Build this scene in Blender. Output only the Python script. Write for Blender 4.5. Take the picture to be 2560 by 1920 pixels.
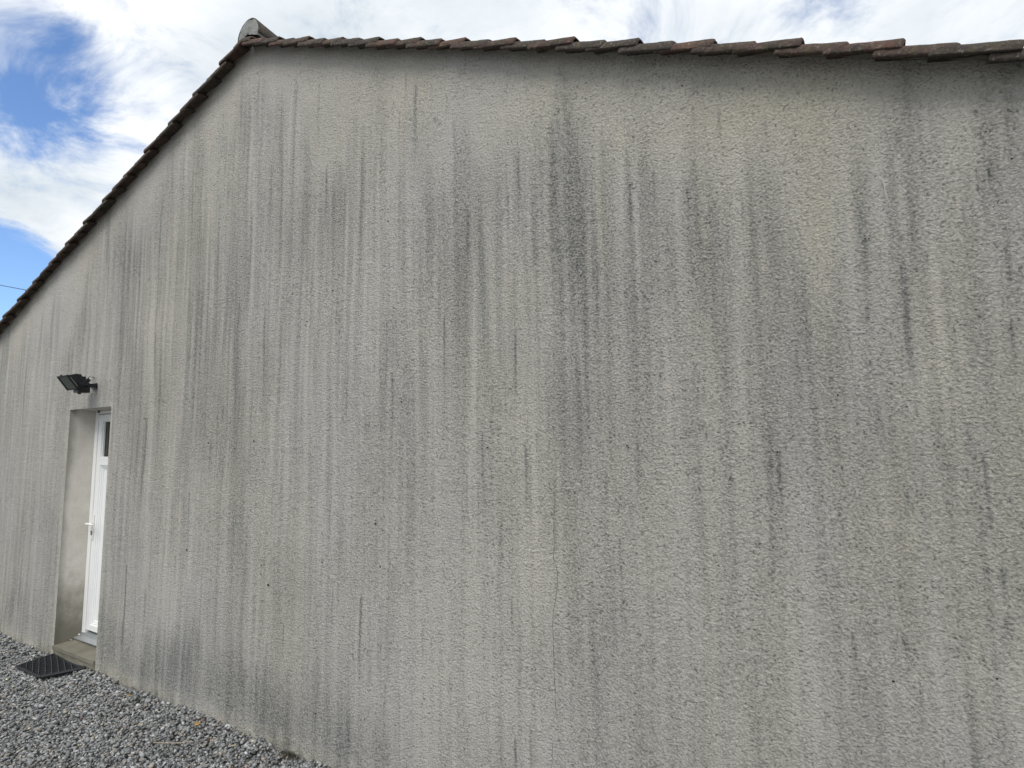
import bpy, math, random
import numpy as np
from mathutils import Vector, Matrix, Euler
R = math.radians
rng = np.random.default_rng(11)
random.seed(5)
for o in list(bpy.data.objects): bpy.data.objects.remove(o)
scene = bpy.context.scene
COL = scene.collection

# ------------------------------------------------------------------ camera
CAM = dict(f=1377.54/2560, pitch=0.1027, roll=-0.0124, yaw=0.5238, D=2.3826, h=1.8726)
cd = bpy.data.cameras.new('camera'); cam = bpy.data.objects.new('camera', cd); COL.objects.link(cam)
cd.sensor_width = 36; cd.lens = 36*CAM['f']; cd.clip_start = .05; cd.clip_end = 2000
Fv = Vector((-math.sin(CAM['yaw'])*math.cos(CAM['pitch']), math.cos(CAM['yaw'])*math.cos(CAM['pitch']), math.sin(CAM['pitch'])))
R0 = Vector((math.cos(CAM['yaw']), math.sin(CAM['yaw']), 0)); U0 = R0.cross(Fv)
ro = CAM['roll']; Rv = R0*math.cos(ro)+U0*math.sin(ro); Uv = -R0*math.sin(ro)+U0*math.cos(ro)
mw = Matrix((( Rv.x, Uv.x, -Fv.x, 0), (Rv.y, Uv.y, -Fv.y, -CAM['D']), (Rv.z, Uv.z, -Fv.z, CAM['h']), (0,0,0,1)))
cam.matrix_world = mw
scene.camera = cam

# ------------------------------------------------------------------ sky, sun, exposure
SUN_EL, SUN_AZ = R(53), R(158)      # azimuth measured from +Y (behind the house) towards +X: a veiled sun high in front of the wall
w = bpy.data.worlds.new('World'); scene.world = w; w.use_nodes = True
nt = w.node_tree; nt.nodes.clear(); N = nt.nodes.new; Lk = nt.links.new
def wm(op, a, b=None, c=None):
    n = N('ShaderNodeMath'); n.operation = op
    for i, v in enumerate((a, b, c)):
        if v is None: continue
        if isinstance(v, (int, float)): n.inputs[i].default_value = v
        else: Lk(v, n.inputs[i])
    return n.outputs[0]
out = N('ShaderNodeOutputWorld'); bg = N('ShaderNodeBackground'); Lk(bg.outputs[0], out.inputs[0])
bg.inputs[1].default_value = .1
sky = N('ShaderNodeTexSky'); sky.sky_type = 'NISHITA'; sky.sun_disc = False
sky.sun_elevation = SUN_EL; sky.sun_rotation = SUN_AZ; sky.air_density = 1.0; sky.dust_density = .3; sky.ozone_density = 3
tc = N('ShaderNodeTexCoord'); sep = N('ShaderNodeSeparateXYZ'); Lk(tc.outputs['Generated'], sep.inputs[0])
den = wm('ADD', wm('MAXIMUM', sep.outputs[2], 0), .22)
cmb = N('ShaderNodeCombineXYZ'); Lk(wm('DIVIDE', sep.outputs[0], den), cmb.inputs[0]); Lk(wm('DIVIDE', sep.outputs[1], den), cmb.inputs[1])
def wnoise(scale, detail, rough, off, dist=0.):
    m = N('ShaderNodeVectorMath'); m.operation = 'ADD'; Lk(cmb.outputs[0], m.inputs[0]); m.inputs[1].default_value = off
    n = N('ShaderNodeTexNoise'); n.inputs['Scale'].default_value = scale; n.inputs['Detail'].default_value = detail
    n.inputs['Roughness'].default_value = rough; n.inputs['Distortion'].default_value = dist; Lk(m.outputs[0], n.inputs[0]); return n.outputs[0]
big = wnoise(1.1, 8, .55, (3.3, 1.2, 0), .3)
wisp = wnoise(4.2, 10, .64, (7.1, 4.4, 2), .6)
shade = wnoise(1.9, 7, .55, (1.7, 9.2, 5), .25)
# breaks in the cloud deck, where the blue shows
def gap(d, ang):
    v = N('ShaderNodeVectorMath'); v.operation = 'DOT_PRODUCT'; Lk(tc.outputs['Generated'], v.inputs[0]); v.inputs[1].default_value = Vector(d).normalized()
    c0 = math.cos(R(ang)); mr = N('ShaderNodeMapRange'); mr.interpolation_type = 'SMOOTHSTEP'
    Lk(v.outputs['Value'], mr.inputs[0]); mr.inputs[1].default_value = c0; mr.inputs[2].default_value = 1-(1-c0)*.1
    return mr.outputs[0]
gaps = None
for d, a, s in [((-.836,.272,.476),5.2,.46),((-.868,.285,.405),5,.28),((-.936,.270,.205),6.5,1.5),((-.898,.308,.313),5.5,-.30),((-.82,.33,.43),15,.16)]:
    g = wm('MULTIPLY', gap(d, a), s); gaps = g if gaps is None else wm('ADD', gaps, g)
cov = wm('ADD', wm('MULTIPLY', big, .9), wm('MULTIPLY', wisp, 3.0))
cov = wm('SUBTRACT', cov, gaps)
mr = N('ShaderNodeMapRange'); mr.interpolation_type = 'SMOOTHSTEP'; Lk(cov, mr.inputs[0]); mr.inputs[1].default_value = 1.05; mr.inputs[2].default_value = 2.05
cr = N('ShaderNodeValToRGB'); Lk(wm('ADD', wm('MULTIPLY', shade, .75), wm('MULTIPLY', wisp, .25)), cr.inputs[0])
cr.color_ramp.elements[0].position = .36; cr.color_ramp.elements[0].color = (.56,.63,.69,1)
cr.color_ramp.elements[1].position = .60; cr.color_ramp.elements[1].color = (.93,.95,.965,1)
cs = N('ShaderNodeVectorMath'); cs.operation = 'SCALE'; Lk(cr.outputs[0], cs.inputs[0]); cs.inputs['Scale'].default_value = 8.3
skm = N('ShaderNodeMix'); skm.data_type = 'RGBA'; skm.blend_type = 'MULTIPLY'; skm.inputs[0].default_value = 1
Lk(sky.outputs[0], skm.inputs[6]); skm.inputs[7].default_value = (1.12,1.25,1.42,1)
mx = N('ShaderNodeMix'); mx.data_type = 'RGBA'; Lk(mr.outputs[0], mx.inputs[0]); Lk(skm.outputs[2], mx.inputs[6]); Lk(cs.outputs[0], mx.inputs[7])
Lk(mx.outputs[2], bg.inputs[0])

sd = bpy.data.lights.new('sun', 'SUN'); sd.energy = 1.5; sd.angle = R(34); sd.color = (1, .95, .88)
so = bpy.data.objects.new('sun', sd); COL.objects.link(so)
to_sun = Vector((math.sin(SUN_AZ)*math.cos(SUN_EL), math.cos(SUN_AZ)*math.cos(SUN_EL), math.sin(SUN_EL)))
so.rotation_euler = to_sun.to_track_quat('Z', 'Y').to_euler()
scene.view_settings.view_transform = 'Standard'; scene.view_settings.look = 'None'
scene.view_settings.gamma = 1; scene.view_settings.use_curve_mapping = False; scene.view_settings.exposure = .5

# world coordinates (x, z, ...) read off the wall: rain runs, stained patches, yellowed patches, pits
DRIPS = [(-2.002, 3.982, 0.412, 0.0138, 0.7), (-2.083, 4.083, 0.162, 0.0085, 0.4), (-2.842, 4.292, 0.337, 0.0107, 0.35), (-3.077, 4.441, 0.968, 0.0077, 0.3), (-2.76, 3.682, 0.37, 0.0086, 0.55), (-1.729, 3.656, 0.163, 0.005, 0.55), (-1.641, 3.14, 0.282, 0.0095, 0.75), (-1.569, 3.046, 0.236, 0.0058, 0.35), (-1.386, 3.147, 0.134, 0.0055, 0.4), (-3.533, 3.588, 0.848, 0.0105, 0.4), (-3.318, 3.845, 0.31, 0.004, 0.35), (-3.188, 3.263, 0.37, 0.0076, 0.4), (-2.183, 3.933, 0.121, 0.0058, 0.35), (-2.127, 3.804, 0.109, 0.0043, 0.35), (-1.776, 3.83, 0.137, 0.0064, 0.4), (-1.888, 2.801, 0.158, 0.0064, 0.3), (-1.321, 3.356, 0.462, 0.0097, 0.65), (-1.009, 2.814, 0.471, 0.0047, 0.45), (-0.908, 2.711, 0.322, 0.0045, 0.35), (-0.736, 3.033, 0.148, 0.0034, 0.75), (-0.628, 3.081, 0.155, 0.0049, 0.4), (-0.481, 2.962, 0.077, 0.0054, 0.4), (-0.442, 3.319, 0.064, 0.0061, 0.45), (-0.337, 3.271, 0.119, 0.0044, 0.65), (-0.265, 2.892, 0.14, 0.0042, 0.45), (-1.186, 3.554, 0.111, 0.0072, 0.35), (-1.085, 3.438, 0.044, 0.0059, 0.4), (-1.385, 3.802, 0.182, 0.0045, 0.3), (0.256, 2.49, 0.348, 0.009, 0.95), (0.15, 2.608, 0.071, 0.0028, 0.6), (0.14, 2.352, 0.065, 0.0034, 0.5), (0.275, 2.994, 0.081, 0.0118, 0.45), (0.522, 2.804, 0.097, 0.0084, 0.5), (0.498, 2.73, 0.196, 0.0033, 0.4), (0.544, 2.506, 0.13, 0.005, 0.5), (0.067, 2.769, 0.067, 0.003, 0.4), (0.328, 2.515, 0.056, 0.0061, 0.4), (-0.16, 3.18, 0.082, 0.0094, 0.35), (-0.187, 1.817, 0.207, 0.0029, 1.0), (0.431, 1.816, 0.262, 0.0051, 0.8), (0.395, 1.898, 0.087, 0.0048, 0.5), (0.214, 1.682, 0.076, 0.0042, 0.65), (0.148, 1.997, 0.174, 0.0082, 0.5), (0.535, 2.245, 0.15, 0.0068, 0.6), (-0.134, 2.017, 0.106, 0.0031, 0.35), (0.004, 1.627, 0.081, 0.0023, 0.4), (0.448, 1.434, 0.092, 0.0036, 0.65), (0.443, 1.274, 0.106, 0.0134, 0.4), (0.019, 1.174, 0.115, 0.0022, 0.5), (0.173, 1.184, 0.096, 0.0021, 0.35), (0.205, 1.023, 0.129, 0.002, 0.45), (0.045, 1.05, 0.21, 0.0163, 0.3), (-0.157, 0.734, 0.047, 0.0048, 0.4), (-1.801, 2.555, 0.335, 0.0049, 0.65), (-1.356, 2.411, 0.292, 0.0063, 0.85), (-1.555, 1.911, 0.276, 0.0039, 0.65), (-1.304, 1.849, 0.281, 0.0041, 0.9), (-1.654, 1.71, 0.167, 0.0046, 0.45), (-2.168, 2.275, 0.502, 0.0083, 0.5), (-1.245, 1.894, 0.052, 0.003, 0.5), (-0.895, 1.717, 0.138, 0.0052, 0.5), (-0.839, 1.431, 0.112, 0.0029, 0.55), (-0.743, 1.855, 0.16, 0.0065, 0.5), (-1.445, 1.493, 0.193, 0.0074, 0.3), (-4.805, 2.087, 0.551, 0.0083, 1.0), (-4.356, 1.482, 0.419, 0.0074, 0.55), (-3.641, 2.927, 0.997, 0.0255, 0.45), (-3.335, 2.821, 0.664, 0.0118, 0.5), (-2.533, 2.238, 0.18, 0.0046, 0.45), (-3.775, 2.156, 0.081, 0.0108, 0.4), (-4.139, 1.54, 0.421, 0.007, 0.4), (-4.718, 2.778, 0.416, 0.011, 0.45), (-5.527, 3.164, 0.288, 0.0132, 0.3), (-3.925, 1.897, 0.213, 0.0089, 0.5), (-2.66, 1.506, 0.245, 0.0055, 0.45), (-4.974, 0.938, 0.588, 0.0098, 1.0), (-4.667, 0.769, 0.287, 0.0155, 0.5), (-3.059, 0.744, 0.179, 0.0069, 0.75), (-2.618, 1.013, 0.254, 0.0076, 0.6), (-3.301, 0.463, 0.218, 0.0109, 0.45), (-4.055, 0.461, 0.174, 0.0111, 0.55), (-4.279, 1.049, 0.146, 0.0071, 0.45), (-2.387, 1.016, 0.385, 0.0099, 0.9), (-1.937, 0.899, 0.128, 0.0049, 0.5), (-1.387, 1.122, 0.171, 0.0046, 0.65), (-2.092, 0.578, 0.38, 0.0064, 0.55), (-2.191, 0.544, 0.087, 0.0046, 0.6), (-1.378, 0.486, 0.261, 0.0069, 0.9), (-1.298, 0.551, 0.304, 0.0038, 0.65), (-1.762, 0.694, 0.087, 0.0034, 0.4), (-2.248, 0.801, 0.175, 0.0054, 0.4), (-5.754, 2.339, 0.127, 0.027, 0.6), (-5.799, 2.341, 0.127, 0.0171, 0.5)]
PATCHES = [(-5.34, 3.73, 0.471, 0.298, 0.55), (-4.92, 3.47, 0.31, 0.212, 0.3), (-0.72, 3.00, 0.50, 0.40, 0.42), (-0.1, 2.75, 0.35, 0.35, 0.25), (-1.5, 3.1, 0.5, 0.35, 0.2), (-0.99, 2.75, 0.216, 0.195, 0.12), (-0.42, 3.2, 0.144, 0.198, 0.3), (-2.52, 3.34, 0.516, 0.414, 0.15), (-3.56, 1.09, 0.15, 0.964, 0.3), (-1.77, 0.94, 0.337, 0.677, -0.75), (-4.47, 0.77, 0.239, 0.258, -0.35), (-0.97, 1.25, 0.131, 0.598, 0.28), (-1.09, 2.95, 0.126, 0.241, 0.2), (-6.54, 0.81, 0.407, 0.566, 0.4), (0.46, 1.66, 0.05, 0.357, 0.3), (0.52, 2.74, 0.061, 0.208, 0.3), (0.37, 2.56, 0.065, 0.213, -0.25), (-0.14, 2.49, 0.164, 0.319, 0.12), (-2.05, 1.77, 0.141, 0.562, 0.25), (-2.66, 2.01, 0.204, 0.484, -0.15), (-1.21, 2.77, 0.066, 0.403, -0.2), (-4.16, 1.47, 0.201, 0.845, -0.15), (-4.93, 1.82, 0.183, 0.384, 0.3), (-4.14, 1.91, 0.128, 0.725, 0.35), (-3.13, 1.64, 0.23, 0.504, -0.12), (-2.38, 0.23, 0.346, 0.125, 0.25), (-0.59, 1.21, 0.233, 0.474, -0.12), (0.03, 0.95, 0.095, 0.189, 0.2), (-1.11, 0.71, 0.116, 0.256, 0.15), (-6.99, 2.34, 0.54, 0.601, -0.15), (-3.53, 2.86, 0.349, 0.573, 0.12), (-0.31, 1.86, 0.172, 0.392, 0.05), (-2.79, 0.69, 0.269, 0.273, -0.05), (0.33, 1.99, 0.086, 0.205, -0.2), (-1.83, 3.7, 0.522, 0.145, -0.15), (-4.9, 2.74, 0.246, 0.403, -0.15)]
WARM = [(-0.17, 3.26, 0.636, 0.155, 0.7), (-0.97, 3.57, 0.476, 0.144, 0.6), (-2.13, 3.9, 0.575, 0.204, 0.4), (0.34, 2.2, 0.076, 0.25, 0.8), (0.0, 2.63, 0.053, 0.542, 0.4), (0.17, 1.58, 0.069, 0.22, 0.6), (0.01, 1.71, 0.038, 0.36, 0.45), (-0.88, 2.96, 0.03, 0.252, 0.9), (-0.79, 3.31, 0.077, 0.157, 0.6), (-1.37, 2.61, 0.115, 0.124, 0.6), (-1.16, 2.66, 0.054, 0.239, 0.4), (-1.49, 2.16, 0.142, 0.164, 0.4), (0.43, 2.52, 0.042, 0.251, 0.6), (0.56, 2.97, 0.06, 0.169, 0.4), (-4.63, 1.29, 0.278, 0.884, 0.3), (-4.32, 0.87, 0.104, 0.696, 0.35), (0.54, 1.98, 0.039, 0.322, 0.5), (-1.13, 1.41, 0.081, 0.36, 0.3), (-0.17, 2.47, 0.057, 0.193, 0.35), (-3.62, 4.43, 0.281, 0.257, 0.3), (-0.42, 2.71, 0.032, 0.345, 0.3), (-1.75, 1.06, 0.149, 0.393, 0.2), (0.36, 1.21, 0.061, 0.252, 0.2)]
PITS = [(-3.516, 4.601, 0.0142), (-3.122, 4.329, 0.0085), (-3.344, 4.014, 0.0112), (-3.577, 4.276, 0.0096), (-2.689, 4.042, 0.015), (-1.729, 3.653, 0.0083), (-1.685, 3.715, 0.0054), (-2.215, 3.258, 0.0095), (-2.211, 3.182, 0.0111), (-2.997, 3.087, 0.0119), (-3.089, 2.99, 0.0102), (-3.622, 3.223, 0.0141), (-2.257, 3.265, 0.0064), (-2.855, 3.232, 0.0077), (-0.94, 3.732, 0.0084), (-0.482, 3.432, 0.0094), (-0.939, 3.527, 0.0062), (-0.694, 3.463, 0.0047), (-0.734, 3.038, 0.0056), (-0.388, 2.643, 0.0048), (-0.99, 2.649, 0.0061), (-0.981, 2.756, 0.0051), (-0.686, 3.005, 0.0037), (-0.912, 3.528, 0.0041), (0.521, 2.91, 0.0052), (0.508, 2.908, 0.0031), (0.151, 2.603, 0.005), (0.162, 2.601, 0.0049), (-0.189, 1.817, 0.007), (0.021, 1.758, 0.0038), (0.553, 2.651, 0.003), (0.233, 1.975, 0.0046), (0.026, 2.027, 0.0051), (-1.522, 1.84, 0.0108), (-1.306, 1.847, 0.0067), (-1.167, 1.639, 0.0074), (-1.15, 1.937, 0.0063), (-1.096, 1.922, 0.0062), (-0.907, 1.966, 0.0058), (-0.783, 1.836, 0.0073), (-0.79, 1.845, 0.0055), (-2.097, 2.101, 0.0133), (-2.127, 2.18, 0.009), (-2.12, 2.311, 0.009), (-2.283, 1.413, 0.0153), (-2.28, 1.431, 0.0092), (-3.405, 1.892, 0.0172), (-2.833, 2.186, 0.0111), (-2.903, 2.659, 0.0115), (-2.672, 2.829, 0.0108), (-2.726, 2.053, 0.0089), (-3.924, 1.883, 0.0196), (-4.805, 2.087, 0.0182), (-4.501, 1.909, 0.0141), (-4.139, 1.11, 0.0152), (-3.281, 1.084, 0.0122), (-3.207, 0.968, 0.0218), (-3.287, 1.03, 0.0102), (-4.035, 0.59, 0.0219), (-2.711, 1.156, 0.0069), (-2.74, 0.287, 0.0136), (-2.242, 1.178, 0.0105), (-2.194, 0.535, 0.0087), (-1.257, 0.506, 0.0083), (-1.5, 1.183, 0.007), (0.129, 1.032, 0.0064), (-2.682, 0.168, 0.0067), (-4.133, 1.102, 0.0101), (-3.773, 2.067, 0.0095), (0.358, 1.981, 0.0032), (0.364, 1.946, 0.0032), (0.006, 2.09, 0.0039), (0.231, 1.974, 0.0035)]

# ------------------------------------------------------------------ helpers
def mesh_obj(name, verts, faces, mat=None, parent=None, smooth=False, kind=None):
    me = bpy.data.meshes.new(name); me.from_pydata([tuple(v) for v in verts], [], [tuple(f) for f in faces]); me.update()
    if smooth: me.polygons.foreach_set('use_smooth', [True]*len(me.polygons))
    if mat: me.materials.append(mat)
    o = bpy.data.objects.new(name, me); COL.objects.link(o)
    if parent: o.parent = parent
    if kind: o['kind'] = kind
    return o
def big_mesh(name, V, F, mat, parent=None, smooth=False, attrs=None, kind=None):
    me = bpy.data.meshes.new(name); k = F.shape[1]
    me.vertices.add(len(V)); me.vertices.foreach_set('co', V.astype(np.float32).ravel())
    me.loops.add(F.size); me.loops.foreach_set('vertex_index', F.astype(np.int32).ravel())
    me.polygons.add(len(F)); me.polygons.foreach_set('loop_start', np.arange(0, F.size, k, dtype=np.int32))
    me.polygons.foreach_set('loop_total', np.full(len(F), k, dtype=np.int32))
    if smooth: me.polygons.foreach_set('use_smooth', np.ones(len(F), dtype=bool))
    me.update(calc_edges=True)
    for nme, arr in (attrs or {}).items():
        a = me.attributes.new(nme, 'FLOAT_COLOR', 'POINT'); a.data.foreach_set('color', arr.astype(np.float32).ravel())
    me.materials.append(mat)
    o = bpy.data.objects.new(name, me); COL.objects.link(o)
    if parent: o.parent = parent
    if kind: o['kind'] = kind
    return o
def empty(name, loc, label, cat, group=None):
    o = bpy.data.objects.new(name, None); COL.objects.link(o); o.location = loc; o.empty_display_size = .1
    o['label'] = label; o['category'] = cat
    if group: o['group'] = group
    return o
def tag(o, label, cat, group=None):
    o['label'] = label; o['category'] = cat
    if group: o['group'] = group
class MB:
    def __init__(s): s.v = []; s.f = []
    def add(s, vs, fs):
        b = len(s.v); s.v += [tuple(v) for v in vs]; s.f += [tuple(i+b for i in f) for f in fs]; return s
    def box(s, x0, x1, y0, y1, z0, z1, M=None):
        vs = [Vector((x, y, z)) for x in (x0, x1) for y in (y0, y1) for z in (z0, z1)]
        if M is not None: vs = [M @ v for v in vs]
        return s.add(vs, [(0,1,3,2),(4,6,7,5),(0,4,5,1),(2,3,7,6),(0,2,6,4),(1,5,7,3)])
    def tube(s, pts, r, n=8, cap=True):
        pts = [Vector(p) for p in pts]; rs = r if isinstance(r, (list, tuple)) else [r]*len(pts)
        base = len(s.v); up = None
        for i, p in enumerate(pts):
            t = (pts[min(i+1, len(pts)-1)]-pts[max(i-1, 0)]).normalized()
            if up is None: up = t.orthogonal().normalized()
            up = (up - t*up.dot(t)).normalized(); sd_ = t.cross(up)
            for k in range(n):
                a = 2*math.pi*k/n; s.v.append(tuple(p+(up*math.cos(a)+sd_*math.sin(a))*rs[i]))
        for i in range(len(pts)-1):
            for k in range(n):
                a = base+i*n+k; b = base+i*n+(k+1) % n; s.f.append((a, b, b+n, a+n))
        if cap:
            s.f.append(tuple(base+k for k in range(n))[::-1]); s.f.append(tuple(base+(len(pts)-1)*n+k for k in range(n)))
        return s
    def obj(s, name, mat, parent=None, bevel=0, smooth=False, seg=2):
        o = mesh_obj(name, s.v, s.f, mat, parent, smooth)
        if bevel:
            m = o.modifiers.new('bevel', 'BEVEL'); m.width = bevel; m.segments = seg; m.limit_method = 'ANGLE'; m.angle_limit = R(35)
            m.harden_normals = False
        return o

# ------------------------------------------------------------------ materials
class Mat:
    def __init__(s, name, rough=.9):
        s.m = bpy.data.materials.new(name); s.m.use_nodes = True; s.nt = s.m.node_tree
        s.b = s.nt.nodes['Principled BSDF']; s.b.inputs['Roughness'].default_value = rough
        s.tc = s.nt.nodes.new('ShaderNodeTexCoord'); s.P = s.tc.outputs['Object']
    def n(s, t): return s.nt.nodes.new(t)
    def l(s, a, b): s.nt.links.new(a, b)
    def put(s, sock, v):
        if isinstance(v, bpy.types.NodeSocket): s.l(v, sock)
        elif isinstance(v, tuple) and len(v) == 3 and sock.type == 'RGBA': sock.default_value = (*v, 1)
        else: sock.default_value = v
    def math(s, op, a, b=None, c=None, clamp=False):
        n = s.n('ShaderNodeMath'); n.operation = op; n.use_clamp = clamp
        for i, v in enumerate((a, b, c)):
            if v is not None: s.put(n.inputs[i], v)
        return n.outputs[0]
    def noise(s, scale, detail=3, rough=.5, vec=None, dist=0., stretch=None, seed=None, ty=None):
        v = vec or s.P
        if stretch or seed:
            m = s.n('ShaderNodeMapping'); s.l(v, m.inputs[0]); m.inputs['Scale'].default_value = stretch or (1,1,1)
            if isinstance(seed, bpy.types.NodeSocket): s.l(seed, m.inputs['Location'])
            elif seed: m.inputs['Location'].default_value = (seed, seed*1.7, seed*.6)
            v = m.outputs[0]
        n = s.n('ShaderNodeTexNoise'); s.l(v, n.inputs['Vector']); n.inputs['Scale'].default_value = scale
        n.inputs['Detail'].default_value = detail; n.inputs['Roughness'].default_value = rough; n.inputs['Distortion'].default_value = dist
        return n.outputs[0]
    def voro(s, scale, feat='F1', vec=None, rnd=1., smooth=None):
        n = s.n('ShaderNodeTexVoronoi'); n.feature = feat; s.l(vec or s.P, n.inputs['Vector']); n.inputs['Scale'].default_value = scale
        n.inputs['Randomness'].default_value = rnd
        if smooth is not None: n.inputs['Smoothness'].default_value = smooth
        return n
    def ramp(s, x, a, b, lo=0., hi=1., smooth=False):
        n = s.n('ShaderNodeMapRange'); s.put(n.inputs[0], x)
        if smooth: n.interpolation_type = 'SMOOTHSTEP'
        for i, v in zip((1,2,3,4), (a, b, lo, hi)): n.inputs[i].default_value = v
        return n.outputs[0]
    def mix(s, fac, a, b, mode='MIX'):
        n = s.n('ShaderNodeMix'); n.data_type = 'RGBA'; n.blend_type = mode
        s.put(n.inputs[0], fac); s.put(n.inputs[6], a); s.put(n.inputs[7], b); return n.outputs[2]
    def bump(s, h, dist, strength=1., normal=None):
        n = s.n('ShaderNodeBump'); s.put(n.inputs['Height'], h); n.inputs['Distance'].default_value = dist; n.inputs['Strength'].default_value = strength
        if normal: s.l(normal, n.inputs['Normal'])
        s.l(n.outputs[0], s.b.inputs['Normal']); return n.outputs[0]
    def color(s, c): s.put(s.b.inputs['Base Color'], c)
    def attr(s, name):
        n = s.n('ShaderNodeAttribute'); n.attribute_name = name
        sp = s.n('ShaderNodeSeparateColor'); s.l(n.outputs['Color'], sp.inputs[0]); return sp.outputs[0], sp.outputs[1], sp.outputs[2], n.outputs['Alpha']
    def rnd(s): return s.n('ShaderNodeObjectInfo').outputs['Random']

# rough-cast render of the gable
M = Mat('weathered_roughcast', .93)
st, wa, co, pit = M.attr('weather')
vm = M.n('ShaderNodeVectorMath'); vm.operation = 'MULTIPLY_ADD'; nz = M.n('ShaderNodeTexNoise'); M.l(nz.outputs[1], vm.inputs[0])
M.l(M.P, nz.inputs[0]); nz.inputs['Scale'].default_value = 55; nz.inputs['Detail'].default_value = 2
vm.inputs[1].default_value = (.011, .011, .011); M.l(M.P, vm.inputs[2])
g1 = M.noise(96, 5, .70, vec=vm.outputs[0], stretch=(.92, 1, 1.08))
g2 = M.noise(26, 2, .5, seed=3.)
v1 = M.voro(100, 'SMOOTH_F1', vec=vm.outputs[0], smooth=.4).outputs['Distance']
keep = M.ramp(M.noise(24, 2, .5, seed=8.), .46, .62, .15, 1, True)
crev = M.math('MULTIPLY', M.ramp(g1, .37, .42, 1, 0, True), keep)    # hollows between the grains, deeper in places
h = M.math('ADD', M.math('MULTIPLY', g1, 1.9), M.math('MULTIPLY', v1, -.45))
h = M.math('ADD', h, M.math('MULTIPLY', g2, .8))
h = M.math('SUBTRACT', h, M.math('MULTIPLY', crev, .35))
h = M.math('SUBTRACT', h, M.math('MULTIPLY', pit, 1.5))
M.bump(h, .011)
mott = M.noise(2.3, 5, .6, seed=2.)
tone = M.ramp(mott, .3, .7, -.05, .05)
fine = M.ramp(M.noise(120, 4, .75, seed=5.), .3, .7, -.26, .26)
stv = M.math('ADD', M.math('ADD', st, tone), fine, clamp=True)
hol = M.ramp(g1, .34, .66, .42, -.30)       # relief shade of the grain painted into the colour: hollows darker, crests lighter
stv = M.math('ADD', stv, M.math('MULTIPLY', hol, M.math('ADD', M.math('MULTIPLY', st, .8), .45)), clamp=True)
base = M.mix(wa, (.622,.598,.556), (.64,.60,.49))
dark = M.mix(co, (.145,.148,.136), (.12,.130,.128))
c = M.mix(stv, base, dark)
c = M.mix(M.math('MULTIPLY', crev, .55, clamp=True), c, (.085, .082, .075))  # tiny shadows in the hollows, painted as a dark tone since bump casts none
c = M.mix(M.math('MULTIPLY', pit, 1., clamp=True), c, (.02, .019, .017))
chip = M.ramp(M.noise(75, 2, .5, seed=21.), .66, .74, 0, .6, True)
c = M.mix(chip, c, (.70, .69, .65))
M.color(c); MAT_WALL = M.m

def plaster(name, a, b, bump=.0015, sc=60):
    M = Mat(name, .9); n1 = M.noise(5, 5, .6); n2 = M.noise(sc, 4, .6)
    c = M.mix(M.ramp(n1, .3, .7), a, b); c = M.mix(M.ramp(n2, .3, .7, 0, .25), c, tuple(x*.6 for x in a)); M.color(c)
    M.bump(M.math('ADD', n2, M.math('MULTIPLY', n1, 2.)), bump); return M
# smoothed render of the door reveal, mossy towards the step, greyer near the outer arris
M = Mat('reveal_render', .9)
sp = M.n('ShaderNodeSeparateXYZ'); M.l(M.P, sp.inputs[0]); X, Y, Z = sp.outputs
n1 = M.noise(7, 5, .6); n2 = M.noise(70, 4, .6)
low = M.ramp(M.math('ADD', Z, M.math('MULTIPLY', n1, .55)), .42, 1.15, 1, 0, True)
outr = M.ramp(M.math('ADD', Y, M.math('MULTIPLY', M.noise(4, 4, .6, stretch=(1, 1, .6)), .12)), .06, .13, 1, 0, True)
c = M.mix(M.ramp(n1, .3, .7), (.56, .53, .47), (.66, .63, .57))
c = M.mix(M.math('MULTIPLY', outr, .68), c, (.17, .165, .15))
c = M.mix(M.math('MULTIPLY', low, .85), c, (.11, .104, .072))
c = M.mix(M.ramp(n2, .55, .75, 0, .3), c, (.15, .15, .13)); M.color(c); M.bump(n2, .0015); MAT_REVEAL = M.m
M = plaster('plain_render', (.42, .40, .36), (.5, .48, .43)); MAT_PLAIN = M.m
M = plaster('mossy_concrete', (.13, .122, .088), (.235, .222, .175), .004, 40)
MAT_STEP = M.m
M = plaster('lichened_mortar', (.09, .095, .085), (.33, .34, .32), .006, 55); MAT_MORTAR = M.m

def tile_mat(name, hues, moss=.35):
    M = Mat(name, .88); r = M.rnd()
    cr = M.n('ShaderNodeValToRGB'); M.l(r, cr.inputs[0]); cr.color_ramp.interpolation = 'CONSTANT'
    for i, h_ in enumerate(hues):
        e = cr.color_ramp.elements[i] if i < 2 else cr.color_ramp.elements.new(.5)
        e.position = i/len(hues); e.color = (*h_, 1)
    cmbn = M.n('ShaderNodeCombineXYZ'); k = M.math('MULTIPLY', r, 37.); M.l(k, cmbn.inputs[0]); M.l(k, cmbn.inputs[2])
    n1 = M.noise(16, 6, .65, seed=cmbn.outputs[0]); n2 = M.noise(90, 5, .7, seed=cmbn.outputs[0]); n3 = M.noise(28, 5, .7, vec=M.P, seed=4.)
    c = M.mix(M.ramp(n1, .35, .65), cr.outputs[0], (.038, .030, .026))
    c = M.mix(M.ramp(n3, .50, .68, 0, moss*1.6), c, (.10, .095, .045))
    c = M.mix(M.ramp(n2, .56, .70, 0, .75), c, (.30, .27, .21))
    c = M.mix(M.ramp(n2, .30, .44, .8, 0), c, (.018, .014, .012))
    M.color(c); M.bump(M.math('ADD', n2, n1), .005); return M.m
MAT_TILE = tile_mat('weathered_clay', [(.105,.058,.045),(.088,.052,.041),(.122,.062,.046),(.070,.052,.042),(.10,.064,.049),(.125,.078,.057)])

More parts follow.
